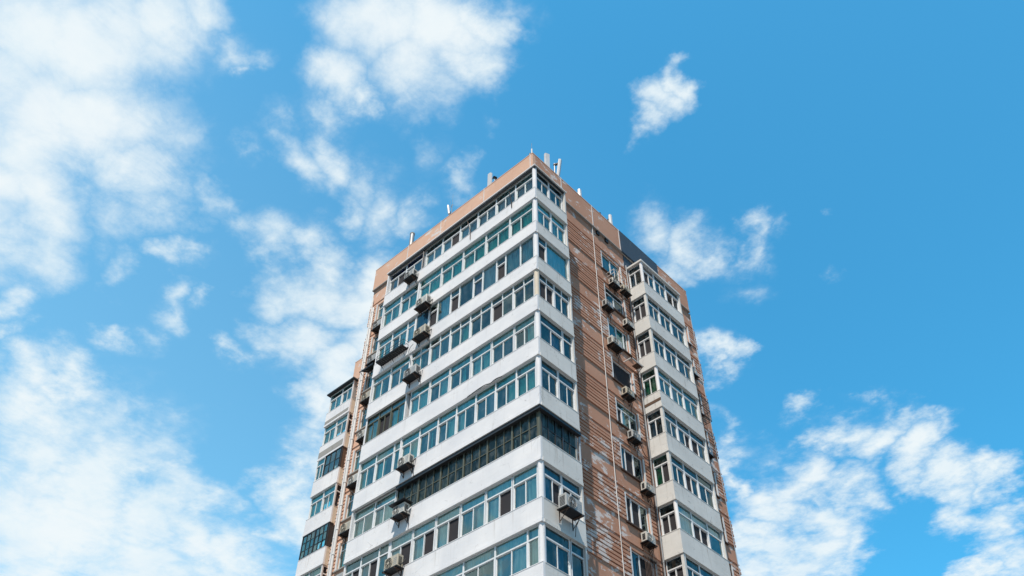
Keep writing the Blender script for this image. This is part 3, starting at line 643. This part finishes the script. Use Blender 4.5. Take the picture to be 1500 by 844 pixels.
def wire(name, pts, r, m, label):
    q = MB(); P3 = [Vector(p) for p in pts]
    for _ in range(2):                                            # corner cutting for a natural sag
        new = [P3[0]]
        for a, b in zip(P3, P3[1:]): new += [a*.75 + b*.25, a*.25 + b*.75]
        P3 = new + [P3[-1]]
    q.tube(P3, r, m, 6); ob = q.build(name, None, P3[0]); tag(ob, label, 'cable'); return ob
wire('hanging_cable', [LEFT.P(1.95, -.62, -.06), LEFT.P(1.78, -1.2, .1), LEFT.P(1.68, -1.75, .06), LEFT.P(1.69, -2.3, .03)], .028, 'black', 'thick black cable hanging across the top-row window nearest the tower corner')
wire('hanging_cable', [LEFT.P(5.25, -.5, -.06), LEFT.P(5.0, -1.05, .1), LEFT.P(4.86, -1.7, .05), LEFT.P(4.85, -2.45, .03)], .022, 'rust', 'rusty curved cable hanging over the middle of the top window row')
wire('loop_cable', [LEFT.P(8.75, -8.0, .1), LEFT.P(9.0, -8.15, .12), LEFT.P(9.08, -8.55, .1), LEFT.P(8.95, -8.8, .04), LEFT.P(8.99, -9.2, -.05)], .018, 'grey', 'thin grey looping cable on the white band beside the third-row air conditioner')
wire('loop_cable', [LEFT.P(2.2, -14.05, .03), LEFT.P(2.6, -13.98, .05), LEFT.P(2.9, -14.1, .06), LEFT.P(3.3, -13.93, .05), LEFT.P(4.4, -14.02, .03)], .02, 'black', 'wavy black cable running along the underside of a white band on the long face')
wire('loop_cable', [RIGHT.P(2.85, -19.0, -.5), RIGHT.P(3.5, -19.3, -.95), RIGHT.P(3.75, -20.1, -1.0), RIGHT.P(3.2, -20.9, -1.0), RIGHT.P(2.8, -20.95, -.6)], .03, 'black', 'black cable looping on the shaded brick wall beside the corner balcony')
wire('loop_cable', [RIGHT.P(8.4, -13.9, WALL+.3), RIGHT.P(8.9, -14.35, WALL+.2), RIGHT.P(9.3, -14.2, WALL+.15), RIGHT.P(9.4, -13.4, WALL+.1)], .02, 'black', 'black looping cable below the fifth brick-wall air conditioner')
jb = empty('junction_box', RIGHT.P(3.0, -18.6, WALL), 'black box on the shaded brick wall beside the dark corner glazing', 'junction box')
o = MB(); o.box(RIGHT, 2.8, 3.35, -19.1, -18.2, WALL, WALL+.45, 'black'); local(o, 'case', jb); o = MB(); o.box(RIGHT, 2.86, 3.29, -19.0, -18.3, WALL+.45, WALL+.47, 'rust'); local(o, 'door', jb)

# ------------------------------------------------------------------ antennas and pipes on the roof
def panel_antenna(x, y, z0, z1, wd, yaw, lean, label, arm=True):
    e = empty('panel_antenna', (x, y, OZ + 2.3), label, 'antenna', 'panel antennas on the roof')
    q = MB(); q.tube([(0, 0, 0), (0, 0, z1 - 2.3 - .15)], .04, 'grey', 10); q.build('pole', e)
    f = Frame(Vector((0, 0, -OZ)), (math.cos(yaw), math.sin(yaw), 0), (math.sin(yaw), -math.cos(yaw), 0))
    q = MB(); a, b = z0 - 2.3, z1 - 2.3; bv = .05
    prof = [(-wd/2, .16), (-wd/2+bv, .25), (wd/2-bv, .25), (wd/2, .16), (wd/2, .10), (-wd/2, .10)]
    lo = [f.P(u, a, n) for u, n in prof]; hi = [f.P(u, b, n + lean*(b-a)) for u, n in prof]
    cc = (sum(lo, Vector()) + sum(hi, Vector()))/12
    for i in range(6):
        j = (i+1) % 6; qd = [lo[i], lo[j], hi[j], hi[i]]; q.face(qd, 'antenna', sum(qd, Vector())/4 - cc)
    q.face(lo, 'antenna', Vector((0, 0, -1))); q.face(hi, 'antenna', Vector((0, 0, 1))); q.build('panel', e)
    if arm:
        for zz in (a + .2, b - .3):
            q = MB(); q.box(f, -.06, .06, zz-.05, zz+.05, -.06, .12 + lean*(zz-a), 'black'); q.build('bracket', e)
    return e
panel_antenna(-4.86, 1.5, 3.35, 4.98, .31, .0, .0, 'wide pale panel antenna on the parapet over the long left face')
panel_antenna(-1.45, 2.72, 3.4, 5.0, .36, R(70), .02, 'broader panel antenna of the pair right of the tower corner')
panel_antenna(-1.45, 3.55, 3.4, 5.3, .25, R(110), .12, 'narrow leaning panel antenna of the pair right of the tower corner')
panel_antenna(-1.45, 5.72, 3.2, 4.4, .25, R(90), .0, 'short panel antenna half hidden behind the right parapet')
panel_antenna(-1.45, 8.85, 3.4, 4.7, .22, R(80), .0, 'slim panel antenna beside the slate coloured parapet')
def lamp_post():
    e = empty('corner_camera', (-1.25, 1.22, OZ + 2.3), 'small white post with a black camera at the very tip of the tower corner', 'camera')
    q = MB(); q.tube([(0, 0, 0), (0, 0, 1.75)], [.06, .05], 'antenna', 12); q.build('post', e)
    q = MB(); q.tube([(-.02, -.02, 1.4), (-.17, .0, 1.36)], .03, 'black', 8); q.tube([(-.17, 0, 1.3), (-.17, 0, 1.44)], .05, 'black', 10); q.build('camera', e)
    q = MB(); q.tube([(0, 0, 1.75), (0, 0, 2.35)], .012, 'grey', 6); q.build('rod', e)
lamp_post()
e = empty('roof_vent', (-11.98, 1.35, OZ + 2.3), 'stubby grey vent pipe on the roof near the far left of the long face', 'vent pipe')
q = MB(); q.tube([(0, 0, 0), (0, 0, 2.55)], .15, 'grey', 18); q.build('pipe', e); q = MB(); q.tube([(0, 0, 2.552), (0, 0, 2.62)], .17, 'cem', 18); q.build('cap', e)
e = empty('whip_antenna', (-8.35, 1.35, OZ + 2.3), 'small white antenna with thin whip rods on the roof above the long face', 'antenna')
q = MB(); q.tube([(0, 0, 0), (0, 0, 1.9)], .03, 'black', 8); q.build('mast', e)
q = MB(); q.tube([(-.1, 0, 1.75), (-.28, 0, 2.75)], .075, 'antenna', 10); q.build('radome', e)
q = MB(); q.tube([(.12, 0, .5), (.12, 0, 2.5)], .02, 'grey', 6); q.tube([(.02, 0, 2.3), (.12, 0, 2.55), (.25, 0, 2.35)], .02, 'grey', 6); q.tube([(.12, 0, 2.5), (.13, 0, 3.6)], .007, 'grey', 5); q.tube([(-.2, .1, 1.8), (-.18, .1, 3.3)], .007, 'grey', 5); q.build('whip', e)
e = empty('roof_spotlight', (-5.28, 1.3, OZ + 2.9), 'black roof lamp head next to the wide pale panel antenna', 'lamp')
q = MB(); q.tube([(.9, 0, -.6), (.9, 0, 1.15)], .03, 'grey', 8); q.build('pole', e); q = MB(); q.tube([(.9, -.08, 1.2), (.9, .1, 1.28)], .1, 'black', 12); q.build('lamp_head', e)
e = empty('roof_sensor', (-1.3, 7.6, OZ + 2.3), 'tiny dark fitting poking over the right parapet between two antennas', 'fitting')
q = MB(); q.tube([(0, 0, 0), (0, 0, 1.5)], .025, 'black', 8); q.build('stem', e); q = MB(); q.tube([(0, 0, 1.5), (.0, .12, 1.62)], .07, 'black', 10); q.build('head', e)

# ------------------------------------------------------------------ street level
m, t = nt('concrete_paving'); g = G(t); P = pos(g)
c = g.mix(g.noise(P, .08, 6), (.10, .10, .10), (.17, .165, .16)); c = g.mix(g.math('MULTIPLY', g.rng(g.noise(P, 1.5, 6), .5, .7), .4), c, (.14, .135, .13)); finish(g, c, .9)
M['ground'] = m
q = MB(); q.face([Vector((-3000, -3000, 0)), Vector((3000, -3000, 0)), Vector((3000, 3000, 0)), Vector((-3000, 3000, 0))], 'ground', Vector((0, 0, 1)))
tag(q.build('ground'), 'grey concrete ground around the foot of the tower', kind='structure')

# ------------------------------------------------------------------ sky, clouds, sun
SUN = Vector((.50, -1.0, 1.88)).normalized()
SKY = dict(air=1.0, dust=.9, ozone=2.0, tint=(.52, 1.86, 1.99), left=(1.45, 2.42, 2.14), near=(.40, .45, .46), low=(.2, .25, .25), str=.124, sun=5.0, suncol=(1, .92, .82), exp=0.15)
CL = dict(amp=1.1, warp=.24, r0=.25, r1=1.5, t0=.23, t1=1.16, veil=.5, thin=(5.9, 6.7, 7.0), fat=(6.5, 6.95, 7.1), shade=.3, dark=(5.1, 6.1, 6.8), max=.94)
CLOUDS = [(-0.601,-0.003,0.777,5.15,1), (-0.574,0.041,0.779,4.75,1), (-0.527,0.059,0.816,3.59,0.95), (-0.502,0.08,0.861,2.32,0.8), (-0.659,0.069,0.739,4.63,1), (-0.641,0.117,0.749,4.17,1), (-0.679,0.172,0.732,2.78,0.85), (-0.718,0.096,0.693,3.39,0.9), (-0.746,0.075,0.678,2.69,0.7), (-0.694,0.173,0.707,1.94,0.6), (-0.727,0.128,0.663,1.86,0.55), (-0.674,-0.01,0.734,5.82,1), (-0.74,0.039,0.684,4.09,0.9), (-0.523,0.14,0.842,1.63,0.6), (-0.534,0.159,0.833,0.75,0.55), (-0.403,0.242,0.875,3.49,0.95), (-0.375,0.283,0.871,3.04,1), (-0.351,0.306,0.887,1.93,0.9), (-0.417,0.288,0.847,2.9,0.9), (-0.477,0.242,0.853,2.22,0.85), (-0.476,0.269,0.842,1.54,0.8), (-0.51,0.257,0.826,1.62,0.6), (-0.386,0.316,0.855,1.94,0.8), (-0.324,0.306,0.907,1.44,0.55), (-0.424,0.202,0.882,1.86,0.6), (-0.566,0.243,0.804,1.8,0.72), (-0.539,0.271,0.798,1.82,0.72), (-0.523,0.302,0.784,1.66,0.6), (-0.523,0.264,0.803,1.45,0.6), (-0.643,0.25,0.741,1.58,0.6), (-0.629,0.276,0.743,2.15,0.75), (-0.597,0.299,0.747,1.74,0.7), (-0.633,0.273,0.723,1.42,0.65), (-0.509,0.332,0.767,2.05,0.75), (-0.483,0.355,0.763,1.5,0.65), (-0.544,0.315,0.769,1.48,0.6), (-0.439,0.388,0.79,1.43,0.68), (-0.593,0.209,0.795,0.97,0.42), (-0.638,0.218,0.748,1.37,0.5), (-0.674,0.225,0.676,1.34,0.62), (-0.663,0.236,0.68,1.23,0.5), (-0.703,0.267,0.657,1.69,0.68), (-0.679,0.29,0.675,1.02,0.5), (-0.761,0.225,0.626,1.09,0.52), (-0.702,0.193,0.661,1.29,0.5), (-0.697,0.337,0.645,1.14,0.58), (-0.686,0.356,0.648,1.01,0.45), (-0.739,0.252,0.641,1.32,0.5), (-0.607,0.346,0.705,2.94,0.95), (-0.585,0.379,0.703,2.97,1), (-0.648,0.383,0.656,2.55,0.95), (-0.64,0.435,0.632,2.95,1), (-0.556,0.379,0.723,2.24,0.9), (-0.6,0.439,0.667,2.98,0.95), (-0.68,0.421,0.598,2,0.8), (-0.697,0.429,0.575,1.8,0.65), (-0.622,0.302,0.707,1.79,0.6), (-0.588,0.324,0.729,1.83,0.75), (-0.717,0.438,0.541,2.13,0.85), (-0.721,0.472,0.514,2.33,0.85), (-0.746,0.45,0.501,1.72,0.7), (-0.705,0.421,0.551,1.76,0.75), (-0.724,0.488,0.486,1.75,0.6), (-0.775,0.112,0.646,1.78,0.75), (-0.774,0.141,0.619,1.33,0.6), (-0.784,0.175,0.579,2.33,0.85), (-0.778,0.2,0.575,1.86,0.8), (-0.811,0.193,0.559,2.99,0.95), (-0.829,0.235,0.516,4.04,1), (-0.796,0.284,0.523,3.85,1), (-0.831,0.28,0.479,4.46,1), (-0.813,0.343,0.489,3.95,1), (-0.858,0.241,0.455,4.94,1), (-0.806,0.396,0.479,3.3,0.95), (-0.788,0.429,0.47,2.98,0.9), (-0.795,0.393,0.52,2.22,0.8), (-0.78,0.454,0.454,2.62,0.85), (-0.834,0.348,0.432,4.61,1), (-0.784,0.317,0.533,2.13,0.8), (-0.243,0.493,0.84,1.53,0.82), (-0.223,0.489,0.846,1.16,0.8), (-0.264,0.5,0.827,1.23,0.72), (-0.275,0.514,0.818,1.06,0.55), (-0.309,0.579,0.757,1.91,0.7), (-0.284,0.607,0.742,1.91,0.8), (-0.275,0.628,0.733,1.47,0.72), (-0.312,0.615,0.733,1.65,0.65), (-0.307,0.57,0.767,1.33,0.55), (-0.223,0.638,0.731,1.27,0.7), (-0.235,0.638,0.721,1.34,0.62), (-0.249,0.628,0.719,0.97,0.5), (-0.206,0.65,0.727,0.82,0.45), (-0.313,0.692,0.623,1.19,0.74), (-0.329,0.698,0.617,0.88,0.6), (-0.354,0.719,0.592,0.82,0.45), (-0.267,0.669,0.691,1.15,0.42), (-0.196,0.705,0.696,0.61,0.38), (-0.155,0.682,0.733,0.61,0.34), (-0.401,0.372,0.818,0.97,0.38), (-0.456,0.352,0.8,1.49,0.42), (-0.271,0.791,0.583,1.78,0.92), (-0.248,0.806,0.56,2.01,0.98), (-0.225,0.834,0.522,1.96,0.95), (-0.194,0.847,0.499,2.03,0.95), (-0.162,0.847,0.5,1.58,0.85), (-0.215,0.813,0.562,1.42,0.75), (-0.184,0.846,0.486,1.87,0.85), (-0.175,0.845,0.459,1.68,0.8), (-0.188,0.864,0.416,2.01,0.9), (-0.217,0.874,0.407,1.55,0.85), (-0.147,0.848,0.502,1.17,0.65), (-0.202,0.823,0.542,1.11,0.6), (-0.357,0.771,0.552,2.3,0.95), (-0.331,0.786,0.551,2.27,0.98), (-0.324,0.805,0.514,2.21,0.95), (-0.381,0.773,0.492,2.73,1), (-0.356,0.798,0.486,2.64,1), (-0.392,0.762,0.514,2.17,0.9), (-0.372,0.735,0.574,1.27,0.75), (-0.295,0.822,0.523,1.61,0.8), (-0.415,0.756,0.461,2.16,0.9), (-0.321,0.809,0.483,1.74,0.8), (-0.283,0.821,0.526,1.45,0.7), (-0.814,0.075,0.58,3.32,0.8), (-0.889,0.145,0.421,4.44,0.9), (-0.82,0.442,0.387,5.81,0.9), (-0.166,0.901,0.394,2.34,0.9), (-0.318,0.223,0.915,3.42,0.9), (-0.528,-0.055,0.82,4.46,1)]

W_ = D.worlds.new('World'); sc.world = W_; W_.use_nodes = True
t = W_.node_tree; t.nodes.clear(); g = G(t)
sky = g.n('ShaderNodeTexSky', sky_type='NISHITA'); sky.sun_disc = False
sky.sun_elevation = math.asin(SUN.z); sky.sun_rotation = math.atan2(SUN.x, SUN.y); sky.altitude = 50; sky.air_density = SKY['air']; sky.dust_density = SKY['dust']; sky.ozone_density = SKY['ozone']
dirv = g.n('ShaderNodeTexCoord').outputs['Generated']
dirv = g.n('ShaderNodeVectorMath', {0: dirv}, operation='NORMALIZE').outputs[0]
sep = g.n('ShaderNodeSeparateXYZ', {0: dirv})
zc = g.math('MAXIMUM', sep.outputs[2], .08)
pl = g.n('ShaderNodeCombineXYZ', {0: g.math('DIVIDE', sep.outputs[0], zc), 1: g.math('DIVIDE', sep.outputs[1], zc), 2: 0.0}).outputs[0]   # the flat cloud layer seen from below
warp = g.n('ShaderNodeTexNoise', {'Vector': pl, 'Scale': 3.2, 'Detail': 7, 'Roughness': .62})
wv = g.n('ShaderNodeVectorMath', {0: warp.outputs['Color'], 1: (.5, .5, .5)}, operation='SUBTRACT').outputs[0]
wd = g.n('ShaderNodeVectorMath', {0: wv, 1: (CL['warp'],)*3}, operation='MULTIPLY').outputs[0]
dw = g.n('ShaderNodeVectorMath', {0: dirv, 1: wd}, operation='ADD').outputs[0]
F = None
for cx, cy, cz, rad, wt in CLOUDS:
    dist = g.n('ShaderNodeVectorMath', {0: dw, 1: (cx, cy, cz)}, operation='DISTANCE').outputs['Value']
    k_ = wt/(R(rad)*(CL['r1'] - CL['r0']))
    f = g.math('MULTIPLY_ADD', dist, -k_, k_*R(rad)*CL['r1'])
    F = f if F is None else g.math('MAXIMUM', F, f)
toview = g.n('ShaderNodeVectorMath', {0: dirv, 1: (-.473, .503, .723)}, operation='DOT_PRODUCT').outputs['Value']
rest = g.math('MULTIPLY', g.rng(g.noise(pl, 2.1, 8, .6, .4), .50, .66), g.rng(toview, .72, .55))     # unseen cloud added outside the view to vary the window reflections
F = g.math('MAXIMUM', F, rest)
F = g.math('MAXIMUM', g.math('MINIMUM', F, 1.0), 0.0)
n1 = g.noise(pl, 6.0, 13, .585, .25); n2 = g.noise(pl, 2.6, 6, .55)
dens = g.math('ADD', F, g.math('MULTIPLY', g.math('SUBTRACT', n1, .5), CL['amp']))
core = g.math('MULTIPLY', g.rng(dens, CL['t0'], CL['t1']), CL['max'])
veil = g.math('MULTIPLY', g.rng(g.math('ADD', F, g.math('MULTIPLY', g.math('SUBTRACT', n2, .5), .9)), .1, 1.1), CL['veil'])
veil = g.math('MULTIPLY', veil, g.rng(g.noise(pl, 11.0, 9, .68, .8), .36, .66, .25, 1.35))
alpha = g.math('ADD', core, g.math('MULTIPLY', veil, g.math('SUBTRACT', 1.0, core)))
thick = g.rng(g.math('ADD', dens, g.math('MULTIPLY', g.math('SUBTRACT', n2, .5), .9)), .5, 1.3)
ccol = g.mix(thick, CL['thin'], CL['fat'])
shade = g.rng(g.noise(pl, 4.2, 8, .6), .42, .7)
ccol = g.mix(g.math('MULTIPLY', shade, CL['shade']), ccol, CL['dark'])
ccol = g.mix(g.rng(sep.outputs[2], .06, .40), (1.3, 1.5, 1.7), ccol)
away = g.n('ShaderNodeVectorMath', {0: dirv, 1: tuple(SUN)}, operation='DOT_PRODUCT').outputs['Value']
tint = g.mix(g.rng(away, .80, .62), SKY['near'], g.mix(g.rng(sep.outputs[0], -.25, -.92), SKY['tint'], SKY['left']))  # sky around the sun dimmed, out of view, for less fill
tint = g.mix(g.rng(sep.outputs[2], .06, .40), SKY['low'], tint)            # low sky darkened, below the view, to cut fill on the walls
skyc = g.mix(1.0, sky.outputs[0], tint, 'MULTIPLY')
final = g.mix(alpha, skyc, ccol)
bg = g.n('ShaderNodeBackground', {'Color': final, 'Strength': SKY['str']})
t.links.new(bg.outputs[0], g.n('ShaderNodeOutputWorld').inputs[0])

sl = D.lights.new('sun', 'SUN'); sl.energy = SKY['sun']; sl.angle = R(.5); sl.color = SKY['suncol']
so = D.objects.new('sun', sl); col.objects.link(so); so.rotation_euler = (-SUN).to_track_quat('-Z', 'Y').to_euler(); so.location = (20, -40, 90)

# ------------------------------------------------------------------ camera
cd = D.cameras.new('camera'); cd.sensor_width = 36; cd.lens = 1329.05/1500*36; cd.clip_start = .1; cd.clip_end = 10000
co = D.objects.new('camera', cd); col.objects.link(co)
rv, uv, dv = Vector((0.73232137, 0.68094052, 0.00504233)), Vector((0.48992553, -0.53200714, 0.69060943)), Vector((-0.4729465, 0.50327768, 0.72321034))
co.matrix_world = Matrix(((rv.x, uv.x, -dv.x, 19.49), (rv.y, uv.y, -dv.y, -22.488), (rv.z, uv.z, -dv.z, OZ - 40.954), (0, 0, 0, 1)))
sc.camera = co
sc.view_settings.view_transform = 'Standard'; sc.view_settings.look = 'None'; sc.view_settings.exposure = SKY['exp']; sc.view_settings.gamma = 1.0; sc.view_settings.use_curve_mapping = False
sc.render.engine = 'CYCLES'
sc.cycles.max_bounces = 8; sc.cycles.transparent_max_bounces = 12; sc.cycles.use_denoising = True
